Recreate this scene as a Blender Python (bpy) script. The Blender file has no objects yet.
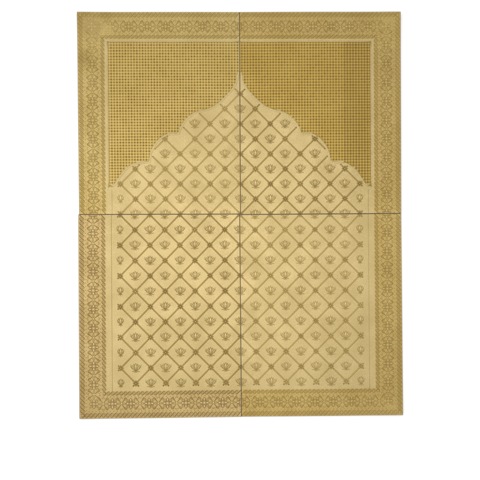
import bpy, bmesh, math, random
import numpy as np
from mathutils import Vector, Matrix

random.seed(7)
rng = np.random.default_rng(7)
scene = bpy.context.scene
col = scene.collection

# ------------------------------------------------------------------ camera, world, lamps
S = 1.2192 / 323.0            # metres per unit: the four panels together are four feet wide
ZF = 0.0075                   # height of the panels' face above the floor
LENS = 58.0
cam_d = bpy.data.cameras.new('camera')
cam_d.lens = LENS
cam_d.sensor_width = 36.0
cam_d.clip_start = 0.05
cam_d.clip_end = 100.0
cam = bpy.data.objects.new('camera', cam_d)
col.objects.link(cam)
cam.location = (0, 0, ZF + 480 * S * LENS / 36.0)
scene.camera = cam

world = bpy.data.worlds.new('World')
scene.world = world
world.use_nodes = True
bg = world.node_tree.nodes['Background']
bg.inputs[0].default_value = (1.0, 0.99, 0.975, 1)
bg.inputs[1].default_value = 0.96


def area(name, loc, target, size, power, colour, size_y=None):
    d = bpy.data.lights.new(name, 'AREA')
    d.shape = 'RECTANGLE' if size_y else 'SQUARE'
    d.size = size
    if size_y:
        d.size_y = size_y
    d.energy = power
    d.color = colour
    o = bpy.data.objects.new(name, d)
    col.objects.link(o)
    o.location = loc
    v = Vector(target) - Vector(loc)
    o.rotation_euler = v.to_track_quat('-Z', 'Y').to_euler()
    return o


area('softbox', (-0.36, -0.05, 3.9), (-0.12, 0.0, 0), 1.7, 44, (1.0, 0.985, 0.955), 2.1)
area('side_softbox', (-2.8, 1.6, 1.9), (0, 0, 0), 0.9, 16, (1.0, 0.98, 0.96))

scene.view_settings.view_transform = 'Standard'
scene.view_settings.look = 'None'
scene.view_settings.exposure = 0.0
scene.view_settings.gamma = 1.0


# ------------------------------------------------------------------ materials
def principled(name):
    m = bpy.data.materials.new(name)
    m.use_nodes = True
    return m, m.node_tree, m.node_tree.nodes['Principled BSDF']


def brass(name, base, dark, rough, metallic, grain, bump, blotches=False, band=None):
    m, nt, p = principled(name)
    N, L = nt.nodes, nt.links
    tc = N.new('ShaderNodeTexCoord')
    # broad uneven lacquer
    n1 = N.new('ShaderNodeTexNoise'); n1.inputs['Scale'].default_value = 9.0
    n1.inputs['Detail'].default_value = 5.0; n1.inputs['Roughness'].default_value = 0.6
    # fine grain of the frosted metal
    n2 = N.new('ShaderNodeTexNoise'); n2.inputs['Scale'].default_value = 330.0
    n2.inputs['Detail'].default_value = 3.0
    for n in (n1, n2):
        L.new(tc.outputs['Object'], n.inputs['Vector'])
    mx = N.new('ShaderNodeMix'); mx.data_type = 'RGBA'
    mx.inputs[6].default_value = (*base, 1); mx.inputs[7].default_value = (*dark, 1)
    r1 = N.new('ShaderNodeMapRange'); r1.inputs[1].default_value = 0.38; r1.inputs[2].default_value = 0.72
    r1.inputs[3].default_value = 0.0; r1.inputs[4].default_value = 0.55
    L.new(n1.outputs['Fac'], r1.inputs[0])
    r2 = N.new('ShaderNodeMapRange'); r2.inputs[1].default_value = 0.35; r2.inputs[2].default_value = 0.7
    r2.inputs[3].default_value = 0.0; r2.inputs[4].default_value = grain
    L.new(n2.outputs['Fac'], r2.inputs[0])
    ad = N.new('ShaderNodeMath'); ad.operation = 'ADD'; ad.use_clamp = True
    L.new(r1.outputs[0], ad.inputs[0]); L.new(r2.outputs[0], ad.inputs[1])
    L.new(ad.outputs[0], mx.inputs[0])
    out = mx.outputs[2]
    if blotches:
        # irregular dark blotches in the outer corner of this one panel, smaller spots below
        acc = None
        for (cx, cy, rad) in ((-.295, .37, .075), (-.255, .325, .055), (-.282, .21, .035), (-.27, .345, .05), (-.2, .372, .03)):
            n3 = N.new('ShaderNodeTexNoise'); n3.inputs['Scale'].default_value = 38.0; n3.inputs['Detail'].default_value = 4.0
            L.new(tc.outputs['Object'], n3.inputs['Vector'])
            ds = N.new('ShaderNodeVectorMath'); ds.operation = 'DISTANCE'
            sc = N.new('ShaderNodeVectorMath'); sc.operation = 'MULTIPLY'; sc.inputs[1].default_value = (1, 1, 0)
            L.new(tc.outputs['Object'], sc.inputs[0]); L.new(sc.outputs[0], ds.inputs[0]); ds.inputs[1].default_value = (cx, cy, 0)
            wob = N.new('ShaderNodeMath'); wob.operation = 'MULTIPLY_ADD'; wob.inputs[1].default_value = rad * 1.6
            L.new(n3.outputs['Fac'], wob.inputs[0]); L.new(ds.outputs['Value'], wob.inputs[2])
            mp = N.new('ShaderNodeMapRange'); mp.interpolation_type = 'SMOOTHSTEP'
            mp.inputs[1].default_value = rad * 2.0; mp.inputs[2].default_value = rad * 1.0
            mp.inputs[3].default_value = 0.0; mp.inputs[4].default_value = 0.36
            L.new(wob.outputs[0], mp.inputs[0])
            if acc is None:
                acc = mp.outputs[0]
            else:
                mm = N.new('ShaderNodeMath'); mm.operation = 'MAXIMUM'
                L.new(acc, mm.inputs[0]); L.new(mp.outputs[0], mm.inputs[1]); acc = mm.outputs[0]
        mt = N.new('ShaderNodeMix'); mt.data_type = 'RGBA'
        mt.inputs[7].default_value = (0.195, 0.125, 0.030, 1)
        L.new(acc, mt.inputs[0]); L.new(out, mt.inputs[6]); out = mt.outputs[2]
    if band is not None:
        # a browner tint beyond a straight line in x
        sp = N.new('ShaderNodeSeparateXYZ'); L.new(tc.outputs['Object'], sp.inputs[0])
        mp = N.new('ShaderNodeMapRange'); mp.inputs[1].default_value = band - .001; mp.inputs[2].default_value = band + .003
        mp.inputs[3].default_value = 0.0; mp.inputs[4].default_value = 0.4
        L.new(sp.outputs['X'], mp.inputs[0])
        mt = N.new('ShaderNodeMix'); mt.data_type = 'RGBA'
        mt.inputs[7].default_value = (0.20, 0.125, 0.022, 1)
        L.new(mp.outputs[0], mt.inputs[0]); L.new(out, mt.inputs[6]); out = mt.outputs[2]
    L.new(out, p.inputs['Base Color'])
    p.inputs['Metallic'].default_value = metallic
    rr = N.new('ShaderNodeMapRange'); rr.inputs[3].default_value = rough - 0.06; rr.inputs[4].default_value = rough + 0.08
    L.new(n1.outputs['Fac'], rr.inputs[0]); L.new(rr.outputs[0], p.inputs['Roughness'])
    b = N.new('ShaderNodeBump'); b.inputs['Strength'].default_value = bump; b.inputs['Distance'].default_value = 0.0006
    L.new(n2.outputs['Fac'], b.inputs['Height']); L.new(b.outputs[0], p.inputs['Normal'])
    return m


SH = ((0.505, 0.397, 0.193), (0.405, 0.307, 0.130), 0.49, 0.78, 1.0, 0.45)
M_SHEET = brass('frosted_brass', *SH)
M_LINE = brass('antiqued_brass', (0.300, 0.203, 0.055), (0.228, 0.147, 0.034), 0.5, 0.65, 0.6, 0.2)
M_LIT_LINE = brass('lit_antiqued_brass', (0.365, 0.264, 0.082), (0.295, 0.204, 0.053), 0.5, 0.65, 0.6, 0.2)  # paler line brass; lighting difference between panels partly painted in
M_PAD = brass('bright_brass', (0.57, 0.455, 0.225), (0.48, 0.37, 0.158), 0.42, 0.75, 0.4, 0.1)
M_BORDER = brass('gold_border_brass', (0.470, 0.362, 0.150), (0.370, 0.270, 0.090), 0.45, 0.82, 1.0, 0.45, True)
M_OCHRE = brass('ochre_border_brass', (0.450, 0.336, 0.128), (0.348, 0.243, 0.074), 0.45, 0.84, 1.0, 0.45)
M_BROWN = brass('brown_border_brass', (0.468, 0.350, 0.155), (0.355, 0.250, 0.092), 0.45, 0.80, 1.0, 0.45)
M_BLINE = brass('border_antiqued_brass', (0.290, 0.197, 0.048), (0.225, 0.144, 0.030), 0.5, 0.65, 0.6, 0.2)
M_DLINE = brass('dark_antiqued_brass', (0.215, 0.135, 0.037), (0.155, 0.090, 0.022), 0.5, 0.6, 0.6, 0.2)
M_BPAD = brass('border_bright_brass', (0.50, 0.385, 0.155), (0.41, 0.300, 0.100), 0.42, 0.78, 0.4, 0.1)
M_JALI = brass('jali_brass', (0.385, 0.278, 0.080), (0.350, 0.240, 0.060), 0.50, 0.75, 0.6, 0.15)
M_PIP = brass('jali_pip_brass', (0.53, 0.40, 0.145), (0.45, 0.32, 0.095), 0.44, 0.75, 0.4, 0.1)
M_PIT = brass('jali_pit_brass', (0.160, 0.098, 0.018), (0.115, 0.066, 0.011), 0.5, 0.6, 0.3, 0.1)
M_JALI_REFL = brass('reflection_jali_brass', (0.350, 0.240, 0.054), (0.318, 0.205, 0.040), 0.50, 0.78, 0.6, 0.15, False, 0.0857)  # duller reflection of the tilted right sheet painted into the colour
M_PIP_REFL = brass('reflection_jali_pip_brass', (0.50, 0.37, 0.115), (0.44, 0.305, 0.075), 0.44, 0.75, 0.4, 0.1)  # pips toned to the same painted reflection

m, nt, p = principled('joint_shade_board')
p.inputs['Base Color'].default_value = (0.055, 0.032, 0.022, 1)
p.inputs['Roughness'].default_value = 0.7
M_JOINT_SHADE = m

m, nt, p = principled('white_paper')
nz = nt.nodes.new('ShaderNodeTexNoise'); nz.inputs['Scale'].default_value = 60
bp = nt.nodes.new('ShaderNodeBump'); bp.inputs['Strength'].default_value = 0.03
nt.links.new(nz.outputs['Fac'], bp.inputs['Height']); nt.links.new(bp.outputs[0], p.inputs['Normal'])
p.inputs['Base Color'].default_value = (0.93, 0.93, 0.93, 1)
p.inputs['Roughness'].default_value = 0.8
p.inputs['Specular IOR Level'].default_value = 0.2
M_WHITE = m


# ------------------------------------------------------------------ helpers
def link_mesh(name, verts, faces, mats, parent=None, mi=None, smooth=True):
    me = bpy.data.meshes.new(name)
    me.from_pydata([tuple(v) for v in verts], [], faces)
    for mm in mats:
        me.materials.append(mm)
    if mi is not None:
        me.polygons.foreach_set('material_index', np.asarray(mi, dtype=np.int32))
    if smooth:
        me.polygons.foreach_set('use_smooth', np.ones(len(me.polygons), dtype=bool))
    me.update()
    o = bpy.data.objects.new(name, me)
    col.objects.link(o)
    if parent:
        o.parent = parent
    return o


class Relief:
    """Collects raised strokes and domed pads, in pattern units (x right, y up, z in metres)."""

    def __init__(self):
        self.v, self.f, self.m = [], [], []

    def stroke(self, pts, w, h=0.0012, mat=0, taper=0.35, closed=False):
        pts = [np.array(q, float) for q in pts]
        n = len(pts)
        base = len(self.v)
        for i, q in enumerate(pts):
            if closed:
                d = pts[(i + 1) % n] - pts[i - 1]
            else:
                d = pts[min(i + 1, n - 1)] - pts[max(i - 1, 0)]
            ln = math.hypot(*d) or 1.0
            nx, ny = -d[1] / ln, d[0] / ln
            t = i / max(n - 1, 1)
            k = 1.0 if closed else taper + (1 - taper) * min(1.0, 4.5 * min(t, 1 - t) + 0.0)
            hw = w * 0.5 * k
            hh = 0.6 * h * (0.45 + 0.55 * k)
            for a, b in ((-1, -0.0007), (-0.72, hh * .72), (0, hh), (0.72, hh * .72), (1, -0.0007)):
                self.v.append((q[0] + nx * hw * a, q[1] + ny * hw * a, b))
        m = n if closed else n - 1
        for i in range(m):
            A = base + 5 * i
            B = base + 5 * ((i + 1) % n)
            for k in range(4):
                self.f.append((A + k, A + k + 1, B + k + 1, B + k))
                self.m.append(mat)
        if not closed:
            A = base
            self.f.append((A + 4, A + 3, A + 2, A + 1, A)); self.m.append(mat)
            A = base + 5 * (n - 1)
            self.f.append((A, A + 1, A + 2, A + 3, A + 4)); self.m.append(mat)

    def pad(self, outline, h=0.0011, mat=1):
        o = np.array(outline, float)
        c = o.mean(axis=0)
        base = len(self.v)
        n = len(o)
        h *= 0.65
        for k, z in ((1.0, -0.0007), (0.78, h * .7), (0.4, h * .95)):
            for q in o:
                r = c + (q - c) * k
                self.v.append((r[0], r[1], z))
        self.v.append((c[0], c[1], h))
        for r in range(2):
            for i in range(n):
                j = (i + 1) % n
                self.f.append((base + r * n + i, base + r * n + j, base + (r + 1) * n + j, base + (r + 1) * n + i))
                self.m.append(mat)
        for i in range(n):
            j = (i + 1) % n
            self.f.append((base + 2 * n + i, base + 2 * n + j, base + 3 * n)); self.m.append(mat)

    def add(self, other, fn):
        base = len(self.v)
        self.v += [(*fn(x, y), z) for x, y, z in other.v]
        self.f += [tuple(base + i for i in f) for f in other.f]
        self.m += other.m


def bez(p0, p1, p2, p3=None, n=7):
    out = []
    for i in range(n):
        t = i / (n - 1)
        if p3 is None:
            out.append(tuple((1 - t) ** 2 * a + 2 * t * (1 - t) * b + t * t * c for a, b, c in zip(p0, p1, p2)))
        else:
            out.append(tuple((1 - t) ** 3 * a + 3 * t * (1 - t) ** 2 * b + 3 * t * t * (1 - t) * c + t ** 3 * d
                             for a, b, c, d in zip(p0, p1, p2, p3)))
    return out


def leaf(cx, cy, ang, ln, wd, n=5):
    """pointed oval outline"""
    ca, sa = math.cos(ang), math.sin(ang)
    up = bez((-ln / 2, 0), (0, wd), (ln / 2, 0), n=n)
    dn = bez((ln / 2, 0), (0, -wd), (-ln / 2, 0), n=n)[1:-1]
    return [(cx + x * ca - y * sa, cy + x * sa + y * ca) for x, y in up + dn]


def mirror(pts):
    return [(-x, y) for x, y in pts]


# ------------------------------------------------------------------ motifs (pattern units)
def lotus_relief(narrow=False):
    R = Relief()
    w = 0.8
    # centre petal
    L = bez((0, -1.9), (-2.6, 0.5), (0, 3.5), n=8)
    R.stroke(L, w); R.stroke(mirror(L), w)
    R.pad(leaf(0, 0.75, math.pi / 2, 4.0, 1.7), 0.0014)
    for sg in (1, -1):
        fl = (lambda q: q) if sg == 1 else mirror
        # first side petal
        R.stroke(fl(bez((0.3, -2.1), (2.7, -1.6), (2.9, 0.6), (2.35, 2.9), n=9)), w)
        R.stroke(fl(bez((2.35, 2.9), (1.5, 2.0), (1.15, 1.0), n=6)), w * .8)
        R.pad(fl(leaf(1.95, 0.55, math.radians(74), 3.2, 1.0)), 0.0012)
        if not narrow:
            # second side petal
            R.stroke(fl(bez((0.7, -2.3), (3.9, -1.9), (4.6, 0.1), (4.55, 2.1), n=9)), w * .7)
            R.stroke(fl(bez((4.55, 2.1), (3.6, 1.5), (2.95, 0.5), n=6)), w * .55)
            # outer curled leaf
            R.stroke(fl(bez((3.7, -1.3), (5.2, -0.6), (5.3, 1.6), (6.6, 2.3), n=8)), w * .65)
            R.stroke(fl(bez((4.9, 0.2), (5.7, 0.2), (6.3, 0.7), n=5)), w * .7)
            # stem leaflets
            R.stroke(fl(bez((0.5, -2.9), (2.4, -2.6), (3.2, -3.5), (4.6, -3.0), n=7)), w * .8)
            R.stroke(fl(bez((0.4, -3.2), (1.2, -3.6), (1.9, -4.1), n=5)), w * .7)
        else:
            R.stroke(fl(bez((2.6, -1.2), (3.6, -0.6), (3.5, 1.2), (4.0, 1.9), n=7)), w * .8)
            R.stroke(fl(bez((0.5, -2.9), (1.7, -2.7), (2.6, -3.3), n=6)), w * .8)
    R.stroke(bez((-1.5, -2.35), (0, -2.0), (1.5, -2.35), n=7), 1.0, 0.0014)
    R.stroke([(0, -2.2), (0, -2.9), (0, -3.6), (0, -4.3)], 0.8, 0.0013)
    R.v = [(x * 0.87, y * 1.25 + 0.3, z) for x, y, z in R.v]
    return R


def rosette_relief():
    R = Relief()
    for k in range(4):
        a = math.radians(45 + 90 * k)
        R.stroke([(0.5 * math.cos(a), 0.5 * math.sin(a)), (1.5 * math.cos(a), 1.5 * math.sin(a)),
                  (2.6 * math.cos(a), 2.6 * math.sin(a)), (3.5 * math.cos(a), 3.5 * math.sin(a))], 1.75, 0.0016, 0, 0.4)
        a = math.radians(90 * k)
        R.stroke([(0.4 * math.cos(a), 0.4 * math.sin(a)), (1.2 * math.cos(a), 1.2 * math.sin(a)),
                  (2.2 * math.cos(a), 2.2 * math.sin(a)), (2.9 * math.cos(a), 2.9 * math.sin(a))], 0.9, 0.0014, 0, 0.3)
        a = math.radians(45 + 90 * k)
        R.pad(leaf(1.75 * math.cos(a), 1.75 * math.sin(a), a, 1.5, 0.38), 0.0021)
    R.pad([(0.62 * math.cos(t * math.pi / 4), 0.62 * math.sin(t * math.pi / 4)) for t in range(8)], 0.0021)
    R.stroke([(2.3, 0), (0, 2.3), (-2.3, 0), (0, -2.3)], 0.6, 0.0012, 0, closed=True)
    R.v = [(x * 1.12, y * 1.12, z) for x, y, z in R.v]
    return R


def flower_relief():
    R = Relief()
    for k in range(4):
        a = math.radians(90 * k)
        lf = leaf(3.1 * math.cos(a), 3.1 * math.sin(a), a, 3.9, 2.1, n=6)
        R.stroke(lf, 0.6, 0.0010, 0, closed=True)
        R.pad([(3.1 * math.cos(a) + (x - 3.1 * math.cos(a)) * .72, 3.1 * math.sin(a) + (y - 3.1 * math.sin(a)) * .72)
               for x, y in lf], 0.0015)
        a += math.radians(45)
        R.stroke(leaf(5.2 * math.cos(a), 5.2 * math.sin(a), a, 2.2, 0.9), 0.4, closed=True)
        R.pad(leaf(5.2 * math.cos(a), 5.2 * math.sin(a), a, 1.5, 0.6), 0.0013)
        for da in (-0.22, 0.22):
            R.stroke([(1.2 * math.cos(a), 1.2 * math.sin(a)), (2.4 * math.cos(a + da * .6), 2.4 * math.sin(a + da * .6)),
                      (3.6 * math.cos(a + da), 3.6 * math.sin(a + da)), (4.5 * math.cos(a + da * 1.7), 4.5 * math.sin(a + da * 1.7))], 0.6)
    R.pad([(0.8 * math.cos(t * math.pi / 4), 0.8 * math.sin(t * math.pi / 4)) for t in range(8)], 0.0016)
    return R


def cross_relief():
    R = Relief()
    for sx in (1, -1):
        for sy in (1, -1):
            R.stroke([(0, 0.3 * sy), (1.2 * sx, 1.5 * sy), (2.3 * sx, 2.9 * sy), (2.9 * sx, 4.5 * sy), (4.2 * sx, 5.4 * sy)], 0.75)
            R.stroke([(2.3 * sx, 2.9 * sy), (3.4 * sx, 3.3 * sy), (4.3 * sx, 3.0 * sy)], 0.6)
        R.pad(leaf(2.5 * sx, 0, 0, 2.6, 0.9), 0.0013)
        R.stroke(leaf(2.5 * sx, 0, 0, 3.3, 1.25), 0.45, closed=True)
        R.pad(leaf(0, 3.4 * sx, math.pi / 2, 2.2, 0.75), 0.0013)
        R.stroke([(0, 4.8 * sx), (0, 5.3 * sx), (0, 5.9 * sx)], 0.8)
        # small buds and dots toward the edges of the band
        for sy in (1, -1):
            R.stroke(leaf(4.3 * sx, 4.6 * sy, math.radians(45 * sx * sy), 2.2, 0.9), 0.4, closed=True)
            R.pad(leaf(4.3 * sx, 4.6 * sy, math.radians(45 * sx * sy), 1.5, 0.6), 0.0013)
            R.stroke([(5.4 * sx, 1.2 * sy), (5.0 * sx, 2.2 * sy), (5.6 * sx, 3.2 * sy)], 0.6)
            R.stroke([(1.3 * sx, 4.0 * sy), (1.0 * sx, 4.8 * sy), (1.5 * sx, 5.7 * sy)], 0.6)
    R.pad([(1.0, 0), (0, 1.0), (-1.0, 0), (0, -1.0)], 0.0016)
    return R


def rope_link(width, pitch, slant):
    """one strand of the rope border; x runs along the rope, y across it"""
    R = Relief()
    hw = width / 2
    k = slant
    c = bez((-pitch * .72 * k, -hw), (-pitch * .05 * k, -hw * .75), (pitch * .05 * k, hw * .75), (pitch * .72 * k, hw), n=8)
    R.stroke(c, 1.05, 0.0011, 0, 0.35)
    a = math.atan2(hw * 1.7, pitch * .95 * k)
    lf = leaf(pitch * .5, 0, a, hw * 2.1, 1.0, n=5)
    R.stroke(lf, 0.42, 0.0012, 0, closed=True)
    R.pad([(pitch * .5 + (x - pitch * .5) * .8, y * .8) for x, y in lf], 0.0018)
    return R


# ------------------------------------------------------------------ layout of the pattern
HW, HT, HB = 161.5, 202.0, 202.5           # half width, height above and below the cross joint
GAP = 0.30
PX, PU, PL = 15.0, 15.03, 15.27            # lattice pitch across, above and below the joint

# the photograph-true outline of each panel (slightly out of square), units of S, y up from the image centre
QUADS = {  # top-left, top-right, bottom-right, bottom-left
    ('left', 'up'): ((77.2, 12.2), (239.25, 12.2), (240.25, 213.75), (79.4, 214.25)),
    ('right', 'up'): ((239.75, 12.2), (400.2, 12.2), (400.9, 213.15), (240.75, 214.2)),
    ('left', 'low'): ((78.5, 214.8), (239.45, 214.35), (241.25, 416.6), (79.7, 418.75)),
    ('right', 'low'): ((239.95, 214.85), (400.9, 213.75), (402.7, 414.8), (241.75, 416.45)),
}

# half of the multifoil arch, from the apex outward (x from the centre line, y above the joint)
ARCH = [(0, 143.5), (0.9, 139), (1.5, 134.5), (3.7, 129.5), (7.8, 123.5), (13, 118), (18.5, 112.5), (24.5, 107.7), (31, 104.8),
        (36.5, 103.2), (42.5, 102), (47, 99.6), (52, 95.5), (56.5, 90), (59.3, 84.5), (60.5, 80.3), (66, 80.3), (73, 79.4),
        (78, 76.6), (82.5, 72.2), (86.3, 66.5), (88.8, 60), (89.8, 52.6), (95, 51.6), (105.5, 50.4), (110, 47.8), (115, 43.8),
        (119.5, 38.3), (122.4, 33.2), (125, 29.4), (130.5, 27)]
JX, JTOP = 131.2, 172.0                     # the jali ends at this x and y


def arch_y(x):
    x = abs(x)
    for (xa, ya), (xb, yb) in zip(ARCH, ARCH[1:]):
        if xa <= x <= xb:
            return ya + (yb - ya) * (x - xa) / (xb - xa)
    return 27.0


ARCH_NP = np.array(ARCH)


def arch_dist(x, y):
    """signed distance to the arch outline: positive inside (below it)"""
    p = np.array((abs(x), y))
    a, b = ARCH_NP[:-1], ARCH_NP[1:]
    d = b - a
    t = np.clip(((p - a) * d).sum(1) / (d * d).sum(1), 0, 1)
    q = a + d * t[:, None]
    ds = np.sqrt(((p - q) ** 2).sum(1)).min()
    return ds if y < arch_y(x) else -ds


# ------------------------------------------------------------------ panel builder
MESH_CACHE = {}


def cut_mesh(name, make, cuts, line):
    """shared mesh of a motif; cuts = ((nx, ny, d), ...) keeps n.p <= d (pattern units)"""
    key = (name, cuts, line.name)
    if key in MESH_CACHE:
        return MESH_CACHE[key]
    R = make()
    me = bpy.data.meshes.new(name.split('/')[0])
    me.from_pydata([(x * S, y * S, z) for x, y, z in R.v], [], R.f)
    me.materials.append(line); me.materials.append(M_PAD)
    me.polygons.foreach_set('material_index', np.array(R.m, dtype=np.int32))
    me.polygons.foreach_set('use_smooth', np.ones(len(R.f), dtype=bool))
    if cuts:
        bm = bmesh.new(); bm.from_mesh(me)
        for nx, ny, d in cuts:
            g = bm.verts[:] + bm.edges[:] + bm.faces[:]
            bmesh.ops.bisect_plane(bm, geom=g, plane_co=(nx * d * S, ny * d * S, 0), plane_no=(nx, ny, 0), clear_outer=True)
        bm.to_mesh(me); bm.free()
    me.update()
    MESH_CACHE[key] = me
    return me


def build_panel(side, level, label, bow, line, border):
    sx = -1 if side == 'left' else 1
    up = level == 'up'
    H = HT if up else HB
    tl, tr, br, bl = [np.array((q[0] - 240.0, 240.0 - q[1])) for q in QUADS[(side, level)]]
    ctr = (tl + tr + br + bl) / 4

    def place(x, y):
        """pattern point -> panel-local metres"""
        u = (x + HW) / HW if sx < 0 else x / HW
        v = 1 - y / H if up else -y / H
        q = (tl * (1 - u) + tr * u) * (1 - v) + (bl * (1 - u) + br * u) * v
        q = (q - ctr) * S
        return q[0], q[1]

    w2, h2 = HW * S / 2, H * S / 2

    def lift(lx, ly):
        """the thin panel does not lie perfectly flat"""
        a, b = lx / w2, ly / h2
        z = bow['bx'] * (1 - a * a) + bow['by'] * (1 - b * b) + bow['tx'] * (a + 1) * .5 + bow['ty'] * (b + 1) * .5
        ca, cb, ch, cr = bow['corner']
        d = math.hypot(a - ca, (b - cb) * 1.25)
        if d < cr:
            z += ch * (1 - d / cr) ** 2
        for (ra, rb, rr, rh) in bow['dents']:
            d2 = ((a - ra) ** 2 + ((b - rb) * 1.25) ** 2) / (rr * rr)
            z += rh * math.exp(-d2)
        return z

    zmin = min(lift(w2 * a / 10, h2 * b / 10) for a in range(-10, 11) for b in range(-10, 11))

    def Z(lx, ly):
        return lift(lx, ly) - zmin

    root = bpy.data.objects.new('embossed_panel', None)
    root.empty_display_size = 0.1
    col.objects.link(root)
    root.location = (ctr[0] * S, ctr[1] * S, 0)
    root['label'] = label
    root['category'] = 'wall panel'
    root['group'] = 'four embossed brass panels laid together as one arched design'

    x0, x1 = (-HW, 0) if sx < 0 else (0, HW)
    y0, y1 = (0, H) if up else (-H, 0)
    top = 0.0060 + 0.0012                      # added joint-shade board and sheet

    # --- added joint-shade board and brass sheet
    def slab(name, za, zb, inset, mat, n=36):
        V, F = [], []
        for k, z in ((0, za), (1, zb)):
            for j in range(n + 1):
                for i in range(n + 1):
                    x = x0 + inset + (x1 - x0 - 2 * inset) * i / n
                    y = y0 + inset + (y1 - y0 - 2 * inset) * j / n
                    lx, ly = place(x, y)
                    V.append((lx, ly, z + Z(lx, ly)))
        o = (n + 1) ** 2
        for j in range(n):
            for i in range(n):
                a = j * (n + 1) + i
                F.append((a, a + n + 1, a + n + 2, a + 1))
                F.append((o + a, o + a + 1, o + a + n + 2, o + a + n + 1))
        rim = [i for i in range(n + 1)] + [(j + 1) * (n + 1) - 1 for j in range(1, n + 1)] + \
              [n * (n + 1) + i for i in range(n - 1, -1, -1)] + [j * (n + 1) for j in range(n - 1, 0, -1)]
        e, m_ = len(V), len(rim)
        V += [V[a] for a in rim] + [V[o + a] for a in rim]      # a crisp cut edge of its own
        for k in range(m_):
            b = (k + 1) % m_
            F.append((e + k, e + b, e + m_ + b, e + m_ + k))
        ob = link_mesh(name, V, F, [mat], root)
        sharp = np.zeros(len(ob.data.polygons), dtype=bool); sharp[:2 * n * n] = True
        ob.data.polygons.foreach_set('use_smooth', sharp)
        return ob

    slab('joint_shade_backing', 0.0, 0.0059, -0.2, M_JOINT_SHADE)  # added part; its dark colour puts shade into the joints and edges
    slab('brass_sheet', 0.0060, top, 0.11, M_SHEET)

    def link_relief(name, R, parent=root, mats=None):
        mats = mats or (line, M_PAD)
        V = []
        for x, y, z in R.v:
            x = min(max(x, x0 + .05), x1 - .05); y = min(max(y, y0 + .05), y1 - .05)
            lx, ly = place(x, y)
            V.append((lx, ly, top + Z(lx, ly) + z))
        return link_mesh(name, V, R.f, list(mats), parent, R.m)

    # --- the deeper gold band that carries the border ornament (an L along the outer edges)
    bw = 27.0
    ox, oy = sx * (HW - .17), (1 if up else -1) * (H - .17)
    ix, iy = sx * (HW - bw), (1 if up else -1) * (H - bw)
    ex, ey = sx * .17, (1 if up else -1) * .17
    V, F = [], []

    def strip(pa, pb, qa, qb, n=48):
        base = len(V)
        for k in range(n + 1):
            for (a, b), dz in ((( pa, pb), -.0003), ((pa, pb), .00012), ((qa, qb), .00012), ((qa, qb), -.0003)):
                x = a[0] + (b[0] - a[0]) * k / n; y = a[1] + (b[1] - a[1]) * k / n
                lx, ly = place(x, y)
                V.append((lx, ly, top + Z(lx, ly) + dz))
        for k in range(n):
            for c in range(3):
                q = (base + 4 * k + c, base + 4 * k + c + 1, base + 4 * k + c + 5, base + 4 * k + c + 4)
                F.append(q)
    strip((ox, oy), (ex, oy), (ix, iy), (ex, iy))
    strip((ix, iy), (ix, ey), (ox, oy), (ox, ey))
    bb = link_mesh('border_band', V, F, [border[0]], root, smooth=False)
    bm = bmesh.new(); bm.from_mesh(bb.data)
    bmesh.ops.recalc_face_normals(bm, faces=bm.faces[:])
    up_n = sum(f.normal.z * f.calc_area() for f in bm.faces)
    if up_n < 0:
        bmesh.ops.reverse_faces(bm, faces=bm.faces[:])
    bm.to_mesh(bb.data); bm.free()

    # --- borders: run along the outer side and along the top or bottom
    ysg = 1 if up else -1

    def bands(inset):
        """the two straight runs of a border line at this distance from the edge: (origin, along, across, length)"""
        cx, cy = sx * (HW - inset), ysg * (H - inset)
        return (((0, cy), (sx, 0), (0, ysg), HW - inset), ((cx, 0), (0, ysg), (sx, 0), H - inset))

    for nm, inset, wd, pitch in (('outer_rope_border', 3.1, 5.0, 4.2), ('inner_rope_border', 24.6, 4.2, 4.3)):
        R = Relief()
        for bi, (o, al, ac, ln) in enumerate(bands(inset)):
            n = int(round(ln / pitch))
            pt = ln / n
            # strands lean the same way all round the frame as seen in the photograph
            lean = 1 if (bi == 0) else -1
            slant = lean * (al[0] + al[1]) * (ac[0] + ac[1])
            lk = rope_link(wd, pt, slant)
            for i in range(n):
                t = (i + 0.5) * pt
                R.add(lk, lambda x, y, t=t: (o[0] + al[0] * (t + x) + ac[0] * y, o[1] + al[1] * (t + x) + ac[1] * y))
        link_relief(nm, R, mats=border[1:])

    R = Relief()
    fl, cr = flower_relief(), cross_relief()
    for ins_ in (6.9, 21.4):                  # fine bead lines either side of the flowers
        for o, al, ac, ln in bands(ins_):
            n = int(ln / 1.75)
            for i in range(n):
                t = (i + .5) * ln / n
                c_ = (o[0] + al[0] * t, o[1] + al[1] * t)
                R.pad([(c_[0] + .5 * math.cos(q * math.pi / 3), c_[1] + .5 * math.sin(q * math.pi / 3)) for q in range(6)], 0.0012, 1 if i % 2 else 0)
    inset = 14.4
    for bi, (o, al, ac, ln) in enumerate(bands(inset)):
        n = int(round(ln / 18.6))
        pt = ln / n
        for i in range(n):
            for k, mo in ((0.0, cr), (0.5, fl)):
                t = (i + 0.5 - k) * pt if k else (i + 0.5) * pt
                if k and i == 0:
                    t = 0.0
                R.add(mo, lambda x, y, t=t: (o[0] + al[0] * (t + x) + ac[0] * y * 1.12, o[1] + al[1] * (t + x) + ac[1] * y * 1.12))
        if bi == 0:
            R.add(fl, lambda x, y: (o[0] + al[0] * (ln + x), o[1] + y * .95))
    # drop everything that falls beyond the joints
    keepf, keepm = [], []
    for f, mm in zip(R.f, R.m):
        if all(x0 + .2 <= R.v[i][0] <= x1 - .2 and y0 + .2 <= R.v[i][1] <= y1 - .2 for i in f):
            keepf.append(f); keepm.append(mm)
    R.f, R.m = keepf, keepm
    link_relief('flower_border', R, mats=border[1:])

    # --- thin frame line beside the trellis
    R = Relief()
    fx = sx * 128.6
    ya, yb = (0.4, 24.5) if up else (-0.4, -175.5)
    R.stroke([(fx, ya + (yb - ya) * i / 30) for i in range(31)], 0.42, 0.0008, 0, 1.0)
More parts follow.
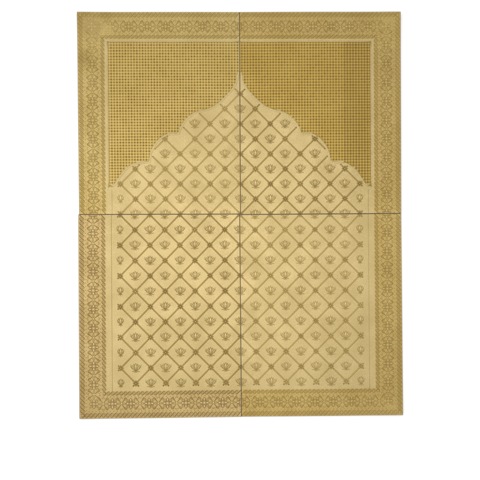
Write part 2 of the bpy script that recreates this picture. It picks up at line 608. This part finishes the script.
    link_relief('frame_line', R)

    # --- jali: a sheet of close round pits with a pip between every four
    if up:
        pitch = 2.87
        m_ = 10
        xs = np.arange(0.45, JX, pitch / m_)
        ys = np.arange(27.0, JTOP, pitch / m_)
        nx, ny = len(xs), len(ys)
        idx = -np.ones((ny, nx), dtype=int)
        V, F, MI = [], [], []
        cell_ok = {}
        jit = rng.uniform(0.225, 0.27, (64, 64))        # no two punched pits are quite alike

        def ok(ci, cj):
            k = (ci, cj)
            if k not in cell_ok:
                X = 0.45 + (ci + .5) * pitch; Y = 27.0 + (cj + .5) * pitch
                cell_ok[k] = X < JX and Y < JTOP and arch_dist(X, Y) < -0.8
            return cell_ok[k]

        def vert(j, i):
            if idx[j, i] < 0:
                X, Y = xs[i], ys[j]
                fx_, fy_ = (X - .45) / pitch % 1.0, (Y - 27.0) / pitch % 1.0
                r = math.hypot(fx_ - .5, fy_ - .5)
                rc = math.hypot(min(fx_, 1 - fx_), min(fy_, 1 - fy_))
                z = 0.0008 - 0.0006 * math.exp(-(r / .22) ** 2) + 0.00028 * math.exp(-(rc / .18) ** 2)
                lx, ly = place(sx * X, Y)
                idx[j, i] = len(V)
                V.append((lx, ly, top + Z(lx, ly) + z))
            return idx[j, i]
        for j in range(ny - 1):
            for i in range(nx - 1):
                if ok(i // m_, j // m_):
                    q = (vert(j, i), vert(j, i + 1), vert(j + 1, i + 1), vert(j + 1, i))
                    if sx < 0:
                        q = q[::-1]
                    F.append(q)
                    r = math.hypot((i % m_ + .5) / m_ - .5, (j % m_ + .5) / m_ - .5)
                    rc_ = math.hypot(.5 - abs((i % m_ + .5) / m_ - .5), .5 - abs((j % m_ + .5) / m_ - .5))
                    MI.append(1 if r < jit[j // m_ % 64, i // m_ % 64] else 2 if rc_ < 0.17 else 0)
        link_mesh('jali_field', V, F, [M_JALI_REFL, M_PIT, M_PIP_REFL] if sx > 0 else [M_JALI, M_PIT, M_PIP], root, MI)
        # smooth moulding that follows the arch and closes the jali
        R = Relief()
        pts = []
        for (xa, ya), (xb, yb) in zip(ARCH, ARCH[1:]):
            for k in range(3):
                pts.append((sx * (xa + (xb - xa) * k / 3 + .5), ya + (yb - ya) * k / 3 - .25))
        R.stroke(pts, 2.3, 0.0017, 0, 1.0)
        link_relief('arch_moulding', R, mats=(M_SHEET,))
        R = Relief()
        R.stroke([(sx * (0.5 + (JX + .4) * i / 20), JTOP + .5) for i in range(21)], 1.1, 0.0014, 0, 1.0)
        R.stroke([(sx * (JX + .6), JTOP + .5 - (JTOP - 26) * i / 20) for i in range(21)], 1.1, 0.0014, 0, 1.0)
        link_relief('jali_frame', R, mats=(M_SHEET,))

    # --- trellis
    def node(i, j):
        return i * PX, j * (PU if up else PL)

    def inside(x, y, d):
        if abs(x) > 8.3 * PX:
            return False
        return True if not up else arch_dist(x, y) > d

    R = Relief()
    JMAX = 8 if up else 0
    JMIN = 0 if up else -11
    irange = range(-8, 1) if sx < 0 else range(0, 9)
    for i in range(-9, 9):
        for j in range(JMIN - 1, JMAX + 2):
            if (i + j) % 2:
                continue
            for dj in (1, -1):
                # a bar from node (i, j) to (i + 1, j + dj), cut where the field ends
                xa, ya = node(i, j); xb, yb = node(i + 1, j + dj)
                run = []
                for k in range(41):
                    x = xa + (xb - xa) * k / 40; y = ya + (yb - ya) * k / 40
                    good = x0 + GAP <= x <= x1 - GAP and y0 + GAP <= y <= y1 - GAP and abs(x) <= 8.18 * PX \
                        and y > -11.22 * PL and inside(x, y, 1.3)
                    if good:
                        run.append((x, y))
                    if (not good or k == 40) and run:
                        if len(run) > 4:
                            R.stroke(run[::4] + ([run[-1]] if (len(run) - 1) % 4 else []), 1.85, 0.0009, 0, 0.9)
                            L_ = math.hypot(run[-1][0] - run[0][0], run[-1][1] - run[0][1])
                            ux, uy = (run[-1][0] - run[0][0]) / L_, (run[-1][1] - run[0][1]) / L_
                            nb = int(L_ / 1.9)
                            for q in range(1, nb):
                                c_ = run[0][0] + ux * L_ * q / nb, run[0][1] + uy * L_ * q / nb
                                R.pad([(c_[0] + .52 * ux, c_[1] + .52 * uy), (c_[0] - .36 * uy, c_[1] + .36 * ux),
                                       (c_[0] - .52 * ux, c_[1] - .52 * uy), (c_[0] + .36 * uy, c_[1] - .36 * ux)], 0.0014)
                        run = []
    trellis = link_relief('trellis', R)

    # --- rosettes on the crossings, lotuses in the lozenges: one object each, sharing meshes
    def put(name, make, x, y, parent):
        cuts = []
        r = 7.2
        if x - r < x0:
            cuts.append((-1, 0, x - x0 - GAP))
        if x + r > x1:
            cuts.append((1, 0, x1 - x - GAP))
        if y - r < y0:
            cuts.append((0, -1, y - y0 - GAP))
        if y + r > y1:
            cuts.append((0, 1, y1 - y - GAP))
        me = cut_mesh(name, make, tuple((a, b, round(c, 2)) for a, b, c in cuts), line)
        if not len(me.polygons):
            return
        o = bpy.data.objects.new(name.split('/')[0], me)
        col.objects.link(o)
        o.parent = parent
        lx, ly = place(x, y)
        e = 0.004
        dzx = (Z(lx + e, ly) - Z(lx - e, ly)) / (2 * e)
        dzy = (Z(lx, ly + e) - Z(lx, ly - e)) / (2 * e)
        o.location = (lx, ly, top + Z(lx, ly))
        o.rotation_euler = (math.atan(dzy), -math.atan(dzx), 0)
        if not cuts:                          # hand-set dies: slight turn and size from one to the next
            o.rotation_euler.z = rng.normal(0, .02)
            k = 1 + rng.normal(0, .02)
            o.scale = (k, k * (1 + rng.normal(0, .015)), rng.uniform(.75, 1.25))

    for i in irange:
        for j in range(JMIN, JMAX + 1):
            x, y = node(i, j)
            if (i + j) % 2 == 0:
                if inside(x, y, 2.4):
                    put('rosette', rosette_relief, x, y, trellis)
            elif inside(x, y, 6.0) or (i == 0 and inside(x, y, 4)):
                if abs(i) == 8:
                    put('lotus/narrow', lambda: lotus_relief(True), x, y + 0.2, root)
                else:
                    put('lotus', lotus_relief, x, y + 0.2, root)
    return root


build_panel('left', 'up', 'upper left brass panel, dark blotched outer corner, dotted jali left of the arch peak',
            dict(bx=.0012, by=.0010, tx=0.0, ty=0.0, corner=(-1, 1, .004, .55), dents=[(-.55, .2, .4, .0008), (.3, -.4, .5, .0006)]), M_LIT_LINE, (M_BORDER, M_BLINE, M_BPAD))
build_panel('right', 'up', 'upper right brass panel, dotted jali right of the arch peak, duller reflection painted in',
            dict(bx=.0016, by=.0008, tx=.002, ty=0.0, corner=(1, 1, .004, .6), dents=[(.5, .5, .35, -.0006), (-.2, -.2, .5, .0006)]), M_LINE, (M_OCHRE, M_BLINE, M_BPAD))
build_panel('left', 'low', 'lower left brass panel, crisp dark rope border down its left edge',
            dict(bx=.0010, by=.0012, tx=0.0, ty=0.0, corner=(-1, -1, .002, .5), dents=[(.1, .1, .6, .0006)]), M_LINE, (M_BROWN, M_DLINE, M_PAD))
build_panel('right', 'low', 'lower right brass panel, lotus trellis fading into a dull ochre border on the right',
            dict(bx=.0016, by=.0008, tx=.001, ty=0.0, corner=(1, -1, .003, .6), dents=[(.6, .0, .5, -.0006)]), M_LIT_LINE, (M_OCHRE, M_BLINE, M_BPAD))

# ------------------------------------------------------------------ the white surface
n = 4
V = [(-8 + 16 * i / n, -8 + 16 * j / n, 0) for j in range(n + 1) for i in range(n + 1)]
F = [(j * (n + 1) + i, j * (n + 1) + i + 1, (j + 1) * (n + 1) + i + 1, (j + 1) * (n + 1) + i) for j in range(n) for i in range(n)]
fl_ = link_mesh('floor', V, F, [M_WHITE])
fl_['kind'] = 'structure'
